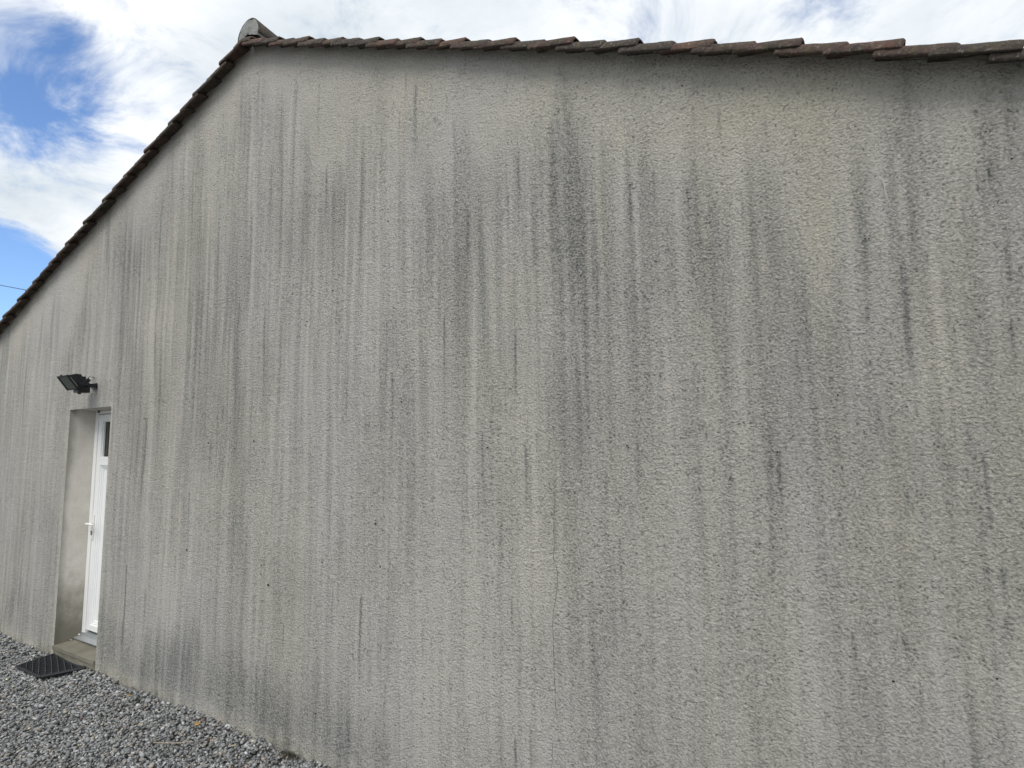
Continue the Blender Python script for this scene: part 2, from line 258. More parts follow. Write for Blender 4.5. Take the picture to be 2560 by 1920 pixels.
def simple(name, col, rough=.5, metal=0., bump=0., sc=80, var=.12):
    M = Mat(name, rough); M.b.inputs['Metallic'].default_value = metal
    n = M.noise(sc, 4, .6); n1 = M.noise(6, 4, .6)
    M.color(M.mix(M.ramp(M.math('ADD', M.math('MULTIPLY', n, .4), M.math('MULTIPLY', n1, .6)), .35, .65), tuple(x*(1-var) for x in col), tuple(min(1, x*(1+var)) for x in col)))
    if bump: M.bump(n, bump)
    return M.m
M = Mat('white_pvc', .34); M.b.inputs['Base Color'].default_value = (.88, .89, .885, 1); MAT_PVC = M.m
MAT_PVCJ = simple('rubber_joint', (.03, .03, .032), .6)
MAT_ALU = simple('threshold_aluminium', (.46, .48, .49), .42, .55, var=.08)
MAT_HND = simple('ivory_lacquered_handle', (.80, .79, .76), .35, var=.03)
MAT_STEEL = simple('worn_steel', (.22, .215, .2), .45, .8)
MAT_BLK = simple('black_lamp_casing', (.0055, .0065, .009), .42, var=.3)
MAT_RUB = simple('black_rubber', (.014, .0145, .017), .62, bump=.001, var=.3)
MAT_RUB2 = simple('dusty_rubber', (.055, .058, .06), .7, bump=.001, var=.35)
MAT_CURT = simple('net_curtain', (.22, .26, .24), .9)
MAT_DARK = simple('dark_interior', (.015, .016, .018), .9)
MAT_WIRE = simple('pale_cable', (.42, .41, .38), .5)
MAT_CABLE = simple('black_cable', (.02, .02, .022), .6)
MAT_CRACK = simple('crack_shadow', (.15, .145, .135), .95, sc=200)
MAT_PIT = simple('pit_hollow', (.022, .020, .018), .95, sc=200)
MAT_SCRATCH = simple('fresh_scratch', (.50, .49, .46), .95, sc=200)
MAT_LEAF = simple('dry_yellow_leaf', (.36, .24, .09), .75, sc=60, var=.35)
MAT_LEAFB = simple('dry_brown_leaf', (.085, .045, .025), .8, sc=60, var=.35)
MAT_LEAFP = simple('dry_pale_leaf', (.42, .36, .22), .75, sc=60, var=.25)
MAT_TWIG = simple('dry_twig', (.30, .25, .19), .85, sc=60, var=.3)
MAT_PEB = simple('white_pebble', (.62, .60, .54), .8)
MAT_ROOFD = simple('roof_timber', (.06, .045, .035), .9)
MAT_MOSS = simple('dark_moss', (.06, .055, .04), .95, bump=.004, var=.4)
def glassy(name, tint, mixf):
    m = bpy.data.materials.new(name); m.use_nodes = True; t = m.node_tree; t.nodes.clear()
    o = t.nodes.new('ShaderNodeOutputMaterial'); tr = t.nodes.new('ShaderNodeBsdfTransparent'); gl = t.nodes.new('ShaderNodeBsdfGlossy')
    tr.inputs[0].default_value = (*tint, 1); gl.inputs['Roughness'].default_value = .02
    fr = t.nodes.new('ShaderNodeFresnel'); fr.inputs[0].default_value = 1.5
    mm = t.nodes.new('ShaderNodeMath'); mm.operation = 'MULTIPLY_ADD'; t.links.new(fr.outputs[0], mm.inputs[0]); mm.inputs[1].default_value = 1.; mm.inputs[2].default_value = mixf
    mx_ = t.nodes.new('ShaderNodeMixShader'); t.links.new(mm.outputs[0], mx_.inputs[0]); t.links.new(tr.outputs[0], mx_.inputs[1]); t.links.new(gl.outputs[0], mx_.inputs[2])
    t.links.new(mx_.outputs[0], o.inputs[0]); return m
MAT_GLASS = glassy('window_glass', (.55, .62, .58), .02)
M = Mat('lamp_glass', .12); M.color((.035, .055, .035)); M.b.inputs['IOR'].default_value = 1.5; MAT_LGLASS = M.m

# gravel stones and the soil under them
M = Mat('grey_gravel', .85); a0, a1, a2, _ = M.attr('tint')
n1 = M.noise(45, 5, .65); n2 = M.noise(160, 4, .7)
cc = M.n('ShaderNodeCombineColor'); M.l(a0, cc.inputs[0]); M.l(a1, cc.inputs[1]); M.l(a2, cc.inputs[2])
c = M.mix(M.ramp(n1, .38, .62, 0, .5), cc.outputs[0], (.20, .215, .22)); c = M.mix(M.ramp(n2, .55, .72, 0, .6), c, (.58, .60, .60))
c = M.mix(M.ramp(n2, .28, .42, .6, 0), c, (.07, .075, .08)); M.color(c)
M.bump(M.math('ADD', M.math('MULTIPLY', n1, 2.), n2), .004); MAT_GRAVEL = M.m
M = Mat('gravel_ground', .95); v = M.voro(32); n1 = M.noise(.8, 5, .6)
cr = M.mix(M.ramp(v.outputs['Distance'], .1, .6), (.42, .43, .43), (.08, .08, .082)); c = M.mix(M.ramp(n1, .3, .7, 0, .4), cr, (.16, .15, .12)); M.color(c)
M.bump(M.math('MULTIPLY', v.outputs['Distance'], -1.), .012); MAT_GROUND = M.m

# ------------------------------------------------------------------ setting: ground
g = mesh_obj('ground', [(-400,-400,-.035),(400,-400,-.035),(400,400,-.035),(-400,400,-.035)], [(0,1,2,3)], MAT_GROUND, kind='structure')

# ------------------------------------------------------------------ the house
house = empty('house', (-3.55, 0, 0), 'rendered house whose streaky grey gable wall fills the view under a clay tile roof', 'house')
H0 = Vector(house.location)
def hp(o): o.parent = house; o.matrix_parent_inverse = Matrix.Translation(-H0); return o
AX, AZ = -3.5925, 4.8254
TL, TR = .396, .408                       # slope of the left and of the right rake
XL, XR, ZS, ZT, DEP = -6.1408, -5.3781, .1103, 2.2103, .2073
WX0, WX1 = -9.35, 2.1
def rake(x): return AZ-(AX-x)*TL if x < AX else AZ-(x-AX)*TR
# gable wall: a fine sheet whose weathering is measured along real rain runs
dx = .006
xs = np.concatenate([np.linspace(WX0, XL, int((XL-WX0)/dx))[:-1], np.linspace(XL, XR, int((XR-XL)/.02))[:-1], np.linspace(XR, WX1, int((WX1-XR)/dx))])
zs = np.concatenate([np.linspace(-.12, 0, 6)[:-1], np.linspace(0, ZT, 100)[:-1], np.linspace(ZT, 4.85, 118)])
nx, nz_ = len(xs), len(zs)
XX, ZZ = np.meshgrid(xs, zs, indexing='ij')
top = np.where(xs < AX, AZ-(AX-xs)*TL, AZ-(xs-AX)*TR) + .045
def field(sx, sz, seed, skew=0.):
    """smooth random field on an even grid, sampled at the wall's vertices"""
    r = np.random.default_rng(seed); ax, az_ = sx/2.5, sz/2.5
    gx = int((WX1-WX0)/ax)+8; gz = int(5.2/az_)+8
    a = r.standard_normal((gx, gz))
    k = np.exp(-.5*(np.arange(-6, 7)/2.5*1.6)**2); k /= k.sum()
    a = np.apply_along_axis(lambda q: np.convolve(q, k, 'same'), 0, a); a = np.apply_along_axis(lambda q: np.convolve(q, k, 'same'), 1, a)
    a /= a.std()
    u = (XX-WX0)/ax+3; v_ = (ZZ+.15)/az_+3
    i = np.clip(u.astype(int), 0, gx-2); j = np.clip(v_.astype(int), 0, gz-2); fu = u-i; fv = v_-j
    fu = fu*fu*(3-2*fu); fv = fv*fv*(3-2*fv)
    return a[i, j]*(1-fu)*(1-fv)+a[i+1, j]*fu*(1-fv)+a[i, j+1]*(1-fu)*fv+a[i+1, j+1]*fu*fv
def sm(x, a, b): t = np.clip((x-a)/(b-a), 0, 1); return t*t*(3-2*t)
below = top[:, None]-ZZ                                  # metres under the rake
f_fine = .7*field(.013, .30, 1)+.7*field(.018, .75, 21); f_med = field(.032, .6, 2); f_wide = field(.13, 1.1, 3); f_big = field(.5, .8, 4); f_blob = field(.22, .22, 5); f_low = field(.045, .16, 6)
starts = .28+.16*field(.08, 9, 7)[:, :1]+.10*field(.4, 9, 8)[:, :1]      # the eaves keep the top dry; runs begin at uneven heights
starts = starts+.09*sm(XX[:, :1], -2.2, -.3)
onset = sm(below, starts-.12, starts+.42)
stain = .36+onset*((.82+.50*sm(ZZ, 1.3, 3.0))*(.098*f_fine+.034*f_med+.022*f_wide)+.040*f_big+.03*f_blob+.14) - .14*(1-onset)*(1+.4*f_blob)
stain += .16*onset*np.maximum(field(.020, .45, 12)-1.15, 0)+.14*onset*np.maximum(field(.012, .22, 16)-1.5, 0)
warm = .20+.07*f_big+.05*f_med+.16*(1-onset)+.10*field(.3, .6, 9)
cool = .30+.16*field(.35, .5, 10)
for cx, cz, rx, rz, s in PATCHES:
    d2 = ((XX-cx)/rx)**2+((ZZ-cz)/rz)**2
    stain += s*.36*np.exp(-d2*.8)*(1+.35*f_med+.15*f_wide)
for cx, cz, rx, rz, s in WARM:
    d2 = ((XX-cx)/rx)**2+((ZZ-cz)/rz)**2; k = np.exp(-d2*.8)
    warm += s*.5*k; stain -= .05*s*k
# damp band above the splash zone: blue-black algae, strongest between the door and the middle of the wall
xm = sm(XX, -6.0, -5.1)*(1-sm(XX, -3.3, -2.0))+.55*sm(XX, -9, -8)*(1-sm(XX, -6.6, -6.2))+.35*(1-sm(XX, -2.3, -1.9))*sm(XX, -3, -2.2)
hb = .30+.07*field(.16, 9, 13)[:, :1]+.045*field(.03, 9, 14)[:, :1]
band = xm*(1-sm(ZZ, hb-.05, hb+.30))*sm(ZZ, .03+.03*field(.05, 9, 15)[:, :1], .17)
stain += .42*band*(1+.18*f_low); cool += .6*band
base_z = 1-sm(ZZ, .02, .15+.02*f_low)
stain += base_z*(.06+.10*f_low+.05*f_med); warm += .55*base_z
mud = (1-sm(ZZ, .0, .05+.035*np.abs(f_med)))*sm(f_wide+.5*f_med, -.8, .8); stain += .38*mud
# faint joint between two lifts of the render
stain += .07*np.exp(-((ZZ-2.205-.004*f_low)/.012)**2)*(1-sm(XX, -3.4, -2.4))*sm(XX, -5.4, -5.1)+.030*sm(ZZ, 2.19, 2.215)*(1-sm(ZZ, 2.22, 2.9))*(1-sm(XX, -3.4, -2.4))*sm(XX, -5.4, -5.1)
# worn arrises of the door opening
ed = np.minimum(np.abs(XX-XL), np.abs(XX-XR)); inz = (ZZ < ZT+.03)
warm += .35*np.exp(-(ed/.03)**2)*inz; stain -= .16*np.exp(-(ed/.05)**2)*inz
pitv = np.zeros_like(stain)
for cx, cz, L_, wd, s in DRIPS:
    i0, i1 = np.searchsorted(xs, [cx-.12, cx+.12]); x = XX[i0:i1]; z = ZZ[i0:i1]
    down = (cz-z)/L_; wob = .006*np.sin(z*9+cx*40)*min(1, L_)
    wdt = max(wd*.62, .0038)*(1+.25*np.clip(down, 0, 2))
    prof = np.exp(-.5*((x-cx-wob*sm(down, 0, .5))/wdt)**2)
    run = sm(down, -.02/max(L_, .05), .10)*(1-.45*sm(down, .1, 1))*(1-sm(down, .8, 1.35))
    stain[i0:i1] += s*.95*prof*run; cool[i0:i1] += .3*s*prof*run; warm[i0:i1] -= .3*s*prof*run
stain = .19+.70*(np.clip(stain, 0, 1.1)-.40)
YY = (.0025*f_blob+.0030*f_big)*sm(ed, .0, .12)+.009*pitv
YY -= .0025*np.exp(-(ed/.012)**2)*0
Zc = np.minimum(ZZ, top[:, None])
V = np.stack([XX, YY, Zc], -1).reshape(-1, 3)
idx = np.arange(nx*nz_).reshape(nx, nz_)
F = np.stack([idx[:-1, :-1], idx[1:, :-1], idx[1:, 1:], idx[:-1, 1:]], -1)
ok = (zs[None, :-1] < np.maximum(top[:-1], top[1:])[:, None])
cxm = (xs[:-1]+xs[1:])/2; czm = (zs[:-1]+zs[1:])/2
ok &= ~((cxm[:, None] > XL) & (cxm[:, None] < XR) & (czm[None, :] > 0) & (czm[None, :] < ZT))
F = F[ok]
Watt = np.stack([np.clip(stain, 0, 1), np.clip(warm, 0, 1), np.clip(cool, 0, 1), np.clip(pitv, 0, 1)], -1).reshape(-1, 4)
used = np.unique(F); rm = np.full(nx*nz_, -1); rm[used] = np.arange(len(used))
gable = big_mesh('gable_wall', V[used], rm[F], MAT_WALL, smooth=True, attrs={'weather': Watt[used]})
gable['label'] = 'rough grey rendered gable wall with dark vertical rain streaks'; hp(gable)
# small pits where grains have dropped out of the render
mb = MB(); r_ = random.Random(77); pl = [(a, b, c_*(.8 if c_ < .007 else .62)) for a, b, c_ in PITS]
while len(pl) < 190:
    a, b = r_.uniform(-8.6, 1.2), r_.uniform(.2, 4.3)
    if b < rake(a)-.25 and not (XL-.02 < a < XR+.02 and b < ZT+.02): pl.append((a, b, r_.uniform(.0022, .0048)))
for a, b, c_ in pl:
    c_ = max(c_, .0025); m_ = 8; ph = r_.uniform(0, 6); zr = c_*r_.uniform(.5, .9) if c_ < .008 else c_*.55
    ring = [(a+c_*math.cos(ph+6.283*k/m_)*r_.uniform(.7, 1.1), -.0052, b+zr*math.sin(ph+6.283*k/m_)*r_.uniform(.7, 1.1)) for k in range(m_)]
    mb.add(ring+[(a, -.0035, b)], [(k, (k+1) % m_, m_) for k in range(m_)])
o = hp(mb.obj('render_pit', MAT_PIT)); o['kind'] = 'stuff'
# the other walls and the back of the gable (closed box round a dark interior)
HD = 8.0
mb = MB()
def poly_slab(mb, pts, y0, y1):
    n = len(pts); mb.add([(x, y0, z) for x, z in pts]+[(x, y1, z) for x, z in pts], [tuple(range(n)), tuple(range(2*n-1, n-1, -1))]+[(i, (i+1) % n, (i+1) % n+n, i+n) for i in range(n)])
wl, wr = rake(WX0)-.005, rake(WX1)-.005
poly_slab(mb, [(WX0, -.1), (XL-.004, -.1), (XL-.004, 2.6), (XL-.004, rake(XL)-.02), (WX0, wl)], .012, .25)
poly_slab(mb, [(XR+.004, -.1), (WX1, -.1), (WX1, wr), (AX, AZ-.02), (XR+.004, rake(XR)-.02)], .012, .25)
poly_slab(mb, [(XL-.003, ZT+.004), (XR+.003, ZT+.004), (XR+.003, rake(XR)-.021), (XL-.003, rake(XL)-.021)], .012, .25)
poly_slab(mb, [(WX0, -.1), (WX1, -.1), (WX1, wr), (AX, AZ-.02), (WX0, wl)], HD-.2, HD)
mb.box(WX0, WX0+.2, .26, HD-.21, -.1, wl-.01); mb.box(WX1-.2, WX1, .26, HD-.21, -.1, wr-.01)
hp(mb.obj('outer_wall', MAT_PLAIN))
# reveal of the door opening (four smooth faces, 3 mm in front of the masonry)
mb = MB()
mb.add([(XL, 0, 0), (XL, .25, 0), (XL, .25, ZT), (XL, 0, ZT)], [(0, 1, 2, 3)])
mb.add([(XR, 0, 0), (XR, .25, 0), (XR, .25, ZT), (XR, 0, ZT)], [(3, 2, 1, 0)])
mb.add([(XL, 0, ZT), (XL, .25, ZT), (XR, .25, ZT), (XR, 0, ZT)], [(0, 1, 2, 3)])
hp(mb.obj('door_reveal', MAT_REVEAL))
# crack and scratch in the render
def ribbon(name, pts, wd, mat, lab):
    v = []; f = []
    P2 = []
    rr = random.Random(4)
    for (x0, z0), (x1, z1) in zip(pts[:-1], pts[1:]):
        n = max(2, int(math.hypot(x1-x0, z1-z0)/.012))
        for i in range(n): t = i/n; P2.append((x0+(x1-x0)*t+rr.uniform(-1, 1)*.0015, z0+(z1-z0)*t+rr.uniform(-1, 1)*.0015))
    P2.append(pts[-1])
    for i, (x, z) in enumerate(P2):
        a = P2[max(0, i-1)]; b = P2[min(len(P2)-1, i+1)]; t = Vector((b[0]-a[0], b[1]-a[1])).normalized()
        w_ = wd*(.45+.8*rr.random())/2*min(1, i/8+.2)
        v += [(x-t.y*w_, -.0045, z+t.x*w_), (x+t.y*w_, -.0045, z-t.x*w_)]
        if i: f.append((2*i-2, 2*i-1, 2*i+1, 2*i))
    o = hp(mesh_obj(name, v, f, mat)); o['label'] = lab; return o
ribbon('crack', [(-1.154,1.639),(-1.152,1.574),(-1.159,1.445),(-1.153,1.399),(-1.163,1.335),(-1.142,1.264),(-1.148,1.174),(-1.169,1.081),(-1.172,1.01),(-1.17,.921),(-1.169,.816),(-1.166,.669),(-1.164,.644),(-1.182,.597),(-1.185,.518),(-1.192,.397),(-1.193,.2),(-1.19,.0)], .0024, MAT_CRACK, 'thin dark hairline crack running down the render')
ribbon('crack', [(-1.182,1.64),(-1.155,1.626),(-1.123,1.638),(-1.042,1.634)], .0025, MAT_CRACK, 'short level branch at the top of the hairline crack')
ribbon('scratch', [(.173,2.899),(.189,2.863),(.219,2.819),(.226,2.753),(.236,2.712)], .0024, MAT_SCRATCH, 'short pale curved scratch in the render')

# ------------------------------------------------------------------ roof
def frame_of(side):
    t = TL if side < 0 else TR; th = math.atan(t)
    d = Vector((side*math.cos(th), 0, -math.sin(th))); n = Vector((side*math.sin(th), 0, math.cos(th))); return d, n
def tile_mesh(side, kind, seed, L_=.262):
    """a clay rake tile with a rolled outer edge, laid down the slope; origin on the rake line at the tile's lower end"""
    rr = random.Random(seed); d, n = frame_of(side); th = .013; V = []; F = []
    ST = [(-L_+.012)+(L_-.026)*i/9 for i in range(10)]+[-.007, -.001, .003]
    NQ = 9
    for lay in (0, 1):
        for i, s in enumerate(ST):
            t = 1+s/.262; r = .026+.002*t; q_ = 1.42; rnd_ = (0, .0035, .0085)[i-10] if i >= 10 else 0
            off = (.000+.020*(t-1)) if kind == 'A' else (.012+.032*(t-1))
            rr_ = r-(rnd_ if lay == 0 else th-rnd_*.3); yc = -.068
            pts_ = [(yc-rr_, -.006 if kind == 'A' else -.002)]
            for k in range(NQ+1):
                a = math.pi*(1-.5*k/NQ); pts_.append((yc+rr_*math.cos(a), .004+(r*q_-(r-rr_))*math.sin(a)))
            for y_, dz_ in ((-.055, .004), (-.02, .008), (.014, .008)): pts_.append((y_, .004+(r*q_-(r-rr_))+dz_))
            for y, nn in pts_:
                V.append(d*s+Vector((0, y+rr.uniform(-1, 1)*.0012, 0))+n*(nn+off+rr.uniform(-1, 1)*.0012))
    m_ = NQ+5; rings = len(ST)-1; S = (rings+1)*m_
    for i in range(rings):
        for k in range(m_-1):
            a = i*m_+k; q = (a, a+1, a+m_+1, a+m_); F.append(q); F.append(tuple(S+j for j in q[::-1]))
        F.append((i*m_, i*m_+m_, S+i*m_+m_, S+i*m_)); e = i*m_+m_-1; F.append((e, S+e, S+e+m_, e+m_))
    for k in range(m_-1):
        a = rings*m_+k; F.append((a, a+1, S+a+1, S+a)); F.append((k+1, k, S+k, S+k+1))
    me = bpy.data.meshes.new('rake_tile'); me.from_pydata([tuple(v) for v in V], [], F); me.update(); me.materials.append(MAT_TILE)
    import bmesh
    bm = bmesh.new(); bm.from_mesh(me); bmesh.ops.recalc_face_normals(bm, faces=bm.faces); bm.to_mesh(me); bm.free()
    me.polygons.foreach_set('use_smooth', [True]*len(me.polygons)); return me
meshes = {(s, k): [tile_mesh(s, k, 10+j*7+(s > 0)*3+(k == 'A')) for j in range(3)] for s in (-1, 1) for k in 'AB'}
rr = random.Random(9)
for side in (-1, 1):
    d, n = frame_of(side)
    start, step = (.278, .1838) if side < 0 else (.429, .1712)
    k = -1 if side < 0 else -2
    while True:
        s = start+k*step
        x = AX+d.x*s
        if (side < 0 and x < WX0-.25) or (side > 0 and x > WX1+.25): break
        kind = 'B' if k % 2 == 0 else 'A'
        near = s+.02 if s < .2 else None                        # the last ones up at the ridge are cut short
        o = bpy.data.objects.new('rake_tile', tile_mesh(side, kind, 5, near) if near else meshes[(side, kind)][k % 3]); COL.objects.link(o)
        P = Vector((AX, 0, AZ))+d*(s+rr.uniform(-1, 1)*.004)+n*rr.uniform(-.003, .003)+Vector((0, rr.uniform(-.004, .004), 0))
        o.location = P; o.rotation_euler = (0, rr.uniform(-.012, .012), rr.uniform(-.012, .012)); hp(o); k += 1
# mortar bed between the wall top and the tiles
for side in (-1, 1):
    d, n = frame_of(side); mb = MB(); P0 = Vector((AX, 0, AZ)); L_ = (AX-WX0 if side < 0 else WX1-AX)/abs(d.x)
    nseg = 60; vs = []; fs = []
    for i in range(nseg+1):
        p = P0+d*(L_*i/nseg)
        a = rr.uniform(0, .006)
        vs += [tuple(p+n*(.028-a)+Vector((0, -.003, 0))), tuple(p+n*(.036)+Vector((0, -.010-a, 0))), tuple(p+n*.048+Vector((0, -.004, 0))), tuple(p+n*.048+Vector((0, .011, 0)))]
        if i:
            b = 4*i
            for q in range(3): fs.append((b-4+q, b-3+q, b+1+q, b+q))
    hp(mesh_obj('mortar_bed', vs, fs, MAT_STEP))
# roof slopes behind the rake: deck plus rows of barrel tiles
for side in (-1, 1):
    d, n = frame_of(side); P0 = Vector((AX, 0, AZ)); L_ = (AX-WX0+.22 if side < 0 else WX1-AX+.22)/abs(d.x)
    vs = []; 
    for y in (.012, HD+.1):
        for s in (0, L_):
            for h_ in (.0, -.03): vs.append(tuple(P0+d*s+Vector((0, y, 0))+n*h_))
    hp(mesh_obj('roof_deck', vs, [(0,2,3,1),(4,5,7,6),(0,4,6,2),(1,3,7,5),(0,1,5,4),(2,6,7,3)], MAT_ROOFD))
    ys = np.arange(.035, HD+.05, .02); ss = []
    q = 0.
    while q < L_: ss += [(q+.001, .0), (min(q+.34, L_), .018)]; q += .34
    prof = .03+.055*np.abs(np.sin((ys-.03)/.2*math.pi))**.7
    Vr = np.array([[tuple(P0+d*s+Vector((0, float(y), 0))+n*float(p_+e)) for y, p_ in zip(ys, prof)] for s, e in ss]).reshape(-1, 3)
    a, b = len(ss), len(ys); ii = np.arange(a*b).reshape(a, b); Fr = np.stack([ii[:-1, :-1], ii[1:, :-1], ii[1:, 1:], ii[:-1, 1:]], -1).reshape(-1, 4)
    hp(big_mesh('roof_tiles', Vr, Fr, MAT_TILE, kind='stuff'))
# ridge: half-round tiles running back, the first one plugged with mortar
def ridge_tile():
    V = []; F = []; m_ = 20; rings = 8; L_ = .46
    for lay in (0, 1):
        for i in range(rings+1):
            t = i/rings; r = (.128-.022*t)-lay*.014
            for k in range(m_+1):
                a = math.pi*(-.06+1.12*k/m_); V.append((r*math.cos(a), L_*t, r*1.06*math.sin(a)))
    q = m_+1; S = (rings+1)*q
    for i in range(rings):
        for k in range(m_):
            a = i*q+k; F.append((a, a+1, a+q+1, a+q)); F.append((S+a, S+a+q, S+a+q+1, S+a+1))
    for k in range(m_): F.append((k, S+k, S+k+1, k+1)); e = rings*q+k; F.append((e, e+1, S+e+1, S+e))
    for i in range(rings): a = i*q; F.append((a, a+q, S+a+q, S+a)); a = i*q+m_; F.append((a, S+a, S+a+q, a+q))
    me = bpy.data.meshes.new('ridge_tile'); me.from_pydata(V, [], F); me.update(); me.materials.append(MAT_TILE)
    me.polygons.foreach_set('use_smooth', [True]*len(me.polygons)); return me
rm_ = ridge_tile(); y = -.035; k = 0
RX, RZ = -3.60, 4.915
while y < HD:
    o = bpy.data.objects.new('ridge_tile', rm_); COL.objects.link(o); o.location = (RX, y, RZ); o.rotation_euler = (R(-1.), 0, 0); hp(o); y += .36; k += 1
vs = []; fs = []; m_ = 28; rings = 6; rr = random.Random(2)
for side_y in (-.044, .03):
    for i in range(rings+1):
        for k in range(m_+1):
            a = math.pi*(-.10+1.20*k/m_); r = .124*i/rings; e = rr.uniform(-1, 1)*.003+(.012*(i/rings)**3 if side_y < 0 else 0)
            vs.append((RX+r*math.cos(a), side_y+e, RZ+r*1.06*math.sin(a)))
q = m_+1; S = (rings+1)*q
for i in range(rings):
    for k in range(m_):
        a = i*q+k; fs.append((a, a+q, a+q+1, a+1)); fs.append((S+a, S+a+1, S+a+q+1, S+a+q))
for k in range(m_): a = rings*q+k; fs.append((a, S+a, S+a+1, a+1))
o = hp(mesh_obj('ridge_end_plug', vs, fs, MAT_MORTAR, smooth=True)); o['label'] = 'grey lichened mortar disc closing the ridge end'

# ------------------------------------------------------------------ door, threshold, step
door = MB(); Y = DEP
# fixed frame is the door part's own mesh; the rest are its sub-parts
FW = .055
door.box(XL+.001, XL+FW, Y, Y+.06, ZS, ZT-.003); door.box(XR-FW, XR-.001, Y, Y+.06, ZS, ZT-.003)
door.box(XL+FW+.001, XR-FW-.001, Y, Y+.06, ZT-.034, ZT-.003)
D = hp(door.obj('door', MAT_PVC, bevel=.004)); D['label'] = 'white plastic door set deep in the wall opening, with a small window above'
def dp(o): o.parent = D; return o
x0, x1, z0, z1 = XL+FW+.006, XR-FW-.006, .188, ZT-.040
mb = MB(); yl = Y+.006; SW = .068
mb.box(x0, x0+SW, yl, yl+.06, z0, z1); mb.box(x1-SW, x1, yl, yl+.06, z0, z1)
mb.box(x0+SW+.0005, x1-SW-.0005, yl+.0005, yl+.06, z1-.062, z1); mb.box(x0+SW+.0005, x1-SW-.0005, yl+.0005, yl+.06, 1.688, 1.763); mb.box(x0+SW+.0005, x1-SW-.0005, yl+.0005, yl+.06, z0, z0+.055)
dp(mb.obj('door_leaf', MAT_PVC, bevel=.005))
mb = MB(); mb.box(XL+FW-.004, XR-FW+.004, Y+.035, Y+.045, .165, ZT-.030); dp(mb.obj('draught_seal', MAT_PVCJ))
mb = MB(); gx0, gx1 = x0+SW, x1-SW
# stepped glazing bead round the panel
for (bz0, bz1) in ((z0+.055, 1.688),):
    for i, (w_, y_) in enumerate(((.016, .010), (.030, .018))):
        a = gx0+(0 if i == 0 else .0155); b = gx1-(0 if i == 0 else .0155); c0 = bz0+(0 if i == 0 else .0155); c1 = bz1-(0 if i == 0 else .0155)
        ww = .0155
        mb.box(a, a+ww, yl+y_, yl+.05, c0, c1); mb.box(b-ww, b, yl+y_, yl+.05, c0, c1); mb.box(a+ww, b-ww, yl+y_, yl+.05, c0, c0+ww); mb.box(a+ww, b-ww, yl+y_, yl+.05, c1-ww, c1)
dp(mb.obj('moulding', MAT_PVC, bevel=.003))
mb = MB(); mb.box(gx0+.031, gx1-.031, yl+.026, yl+.048, z0+.086, 1.657); dp(mb.obj('door_panel', MAT_PVC, bevel=.002))
mb = MB(); ww = .008
mb.box(gx0, gx0+ww, yl+.012, yl+.05, 1.763, z1-.062); mb.box(gx1-ww, gx1, yl+.012, yl+.05, 1.763, z1-.062); mb.box(gx0+ww, gx1-ww, yl+.012, yl+.05, 1.763, 1.763+ww); mb.box(gx0+ww, gx1-ww, yl+.012, yl+.05, z1-.062-ww, z1-.062)
dp(mb.obj('glazing_bead', MAT_PVC, bevel=.003))
mb = MB(); mb.box(gx0+.01, gx1-.01, yl+.028, yl+.032, 1.773, z1-.072); dp(mb.obj('window_pane', MAT_GLASS))
mb = MB(); 
nfold = 24
for i in range(nfold):
    xa = gx0+.002+i*.0045; ya = Y+.10+.008*math.sin(i*1.3); xb = gx0+.002+(i+1)*.0045; yb = Y+.10+.008*math.sin((i+1)*1.3)
    mb.add([(xa, ya, 1.70), (xb, yb, 1.70), (xb, yb, 2.2), (xa, ya, 2.2)], [(0, 1, 2, 3)])
dp(mb.obj('curtain', MAT_CURT, smooth=True))
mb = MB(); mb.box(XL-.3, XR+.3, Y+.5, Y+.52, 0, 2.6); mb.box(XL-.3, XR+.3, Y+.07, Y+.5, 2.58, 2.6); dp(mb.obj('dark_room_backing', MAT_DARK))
# lever handle, plate and lock
hx = XL+FW+.034
mb = MB(); mb.box(hx-.016, hx+.016, yl-.010, yl-.0005, 1.000, 1.232); hd = dp(mb.obj('handle_plate', MAT_HND, bevel=.004))
mb = MB(); mb.tube([(hx, yl-.008, 1.150), (hx, yl-.045, 1.150)], .0095, 12)
mb.tube([(hx-.02, yl-.052, 1.150), (hx+.02, yl-.055, 1.150), (hx+.06, yl-.055, 1.149), (hx+.105, yl-.050, 1.147)], [.010, .011, .010, .008], 12)
mb.tube([(hx-.028, yl-.050, 1.150), (hx-.006, yl-.053, 1.150)], .012, 12)
dp(mb.obj('door_handle', MAT_HND, smooth=True))
mb = MB(); mb.tube([(hx, yl-.012, 1.075), (hx, yl-.020, 1.075)], .009, 12); mb.box(hx-.004, hx+.004, yl-.019, yl-.010, 1.045, 1.072); dp(mb.obj('lock_cylinder', MAT_STEEL))
mb = MB(); mb.box(XL+.002, XR-.002, Y-.008, Y+.05, ZS+.001, ZS+.055)
mb.add([(XL+.003, Y-.008, ZS+.030), (XR-.003, Y-.008, ZS+.030), (XR-.003, Y-.062, ZS+.020), (XL+.003, Y-.062, ZS+.020),
        (XL+.003, Y-.008, ZS+.018), (XR-.003, Y-.008, ZS+.018), (XR-.003, Y-.062, ZS+.010), (XL+.003, Y-.062, ZS+.010)],
       [(0,3,2,1),(4,5,6,7),(3,7,6,2),(0,4,7,3),(1,2,6,5),(0,1,5,4)])
th_ = hp(mb.obj('threshold', MAT_ALU, bevel=.0015)); th_['label'] = 'grey metal threshold plate under the white door'
mb = MB(); mb.box(XL+.06, XL+.085, Y-.012, Y-.001, ZT-.022, ZT-.004); hp(mb.obj('hinge_cap', MAT_PVCJ, bevel=.002))
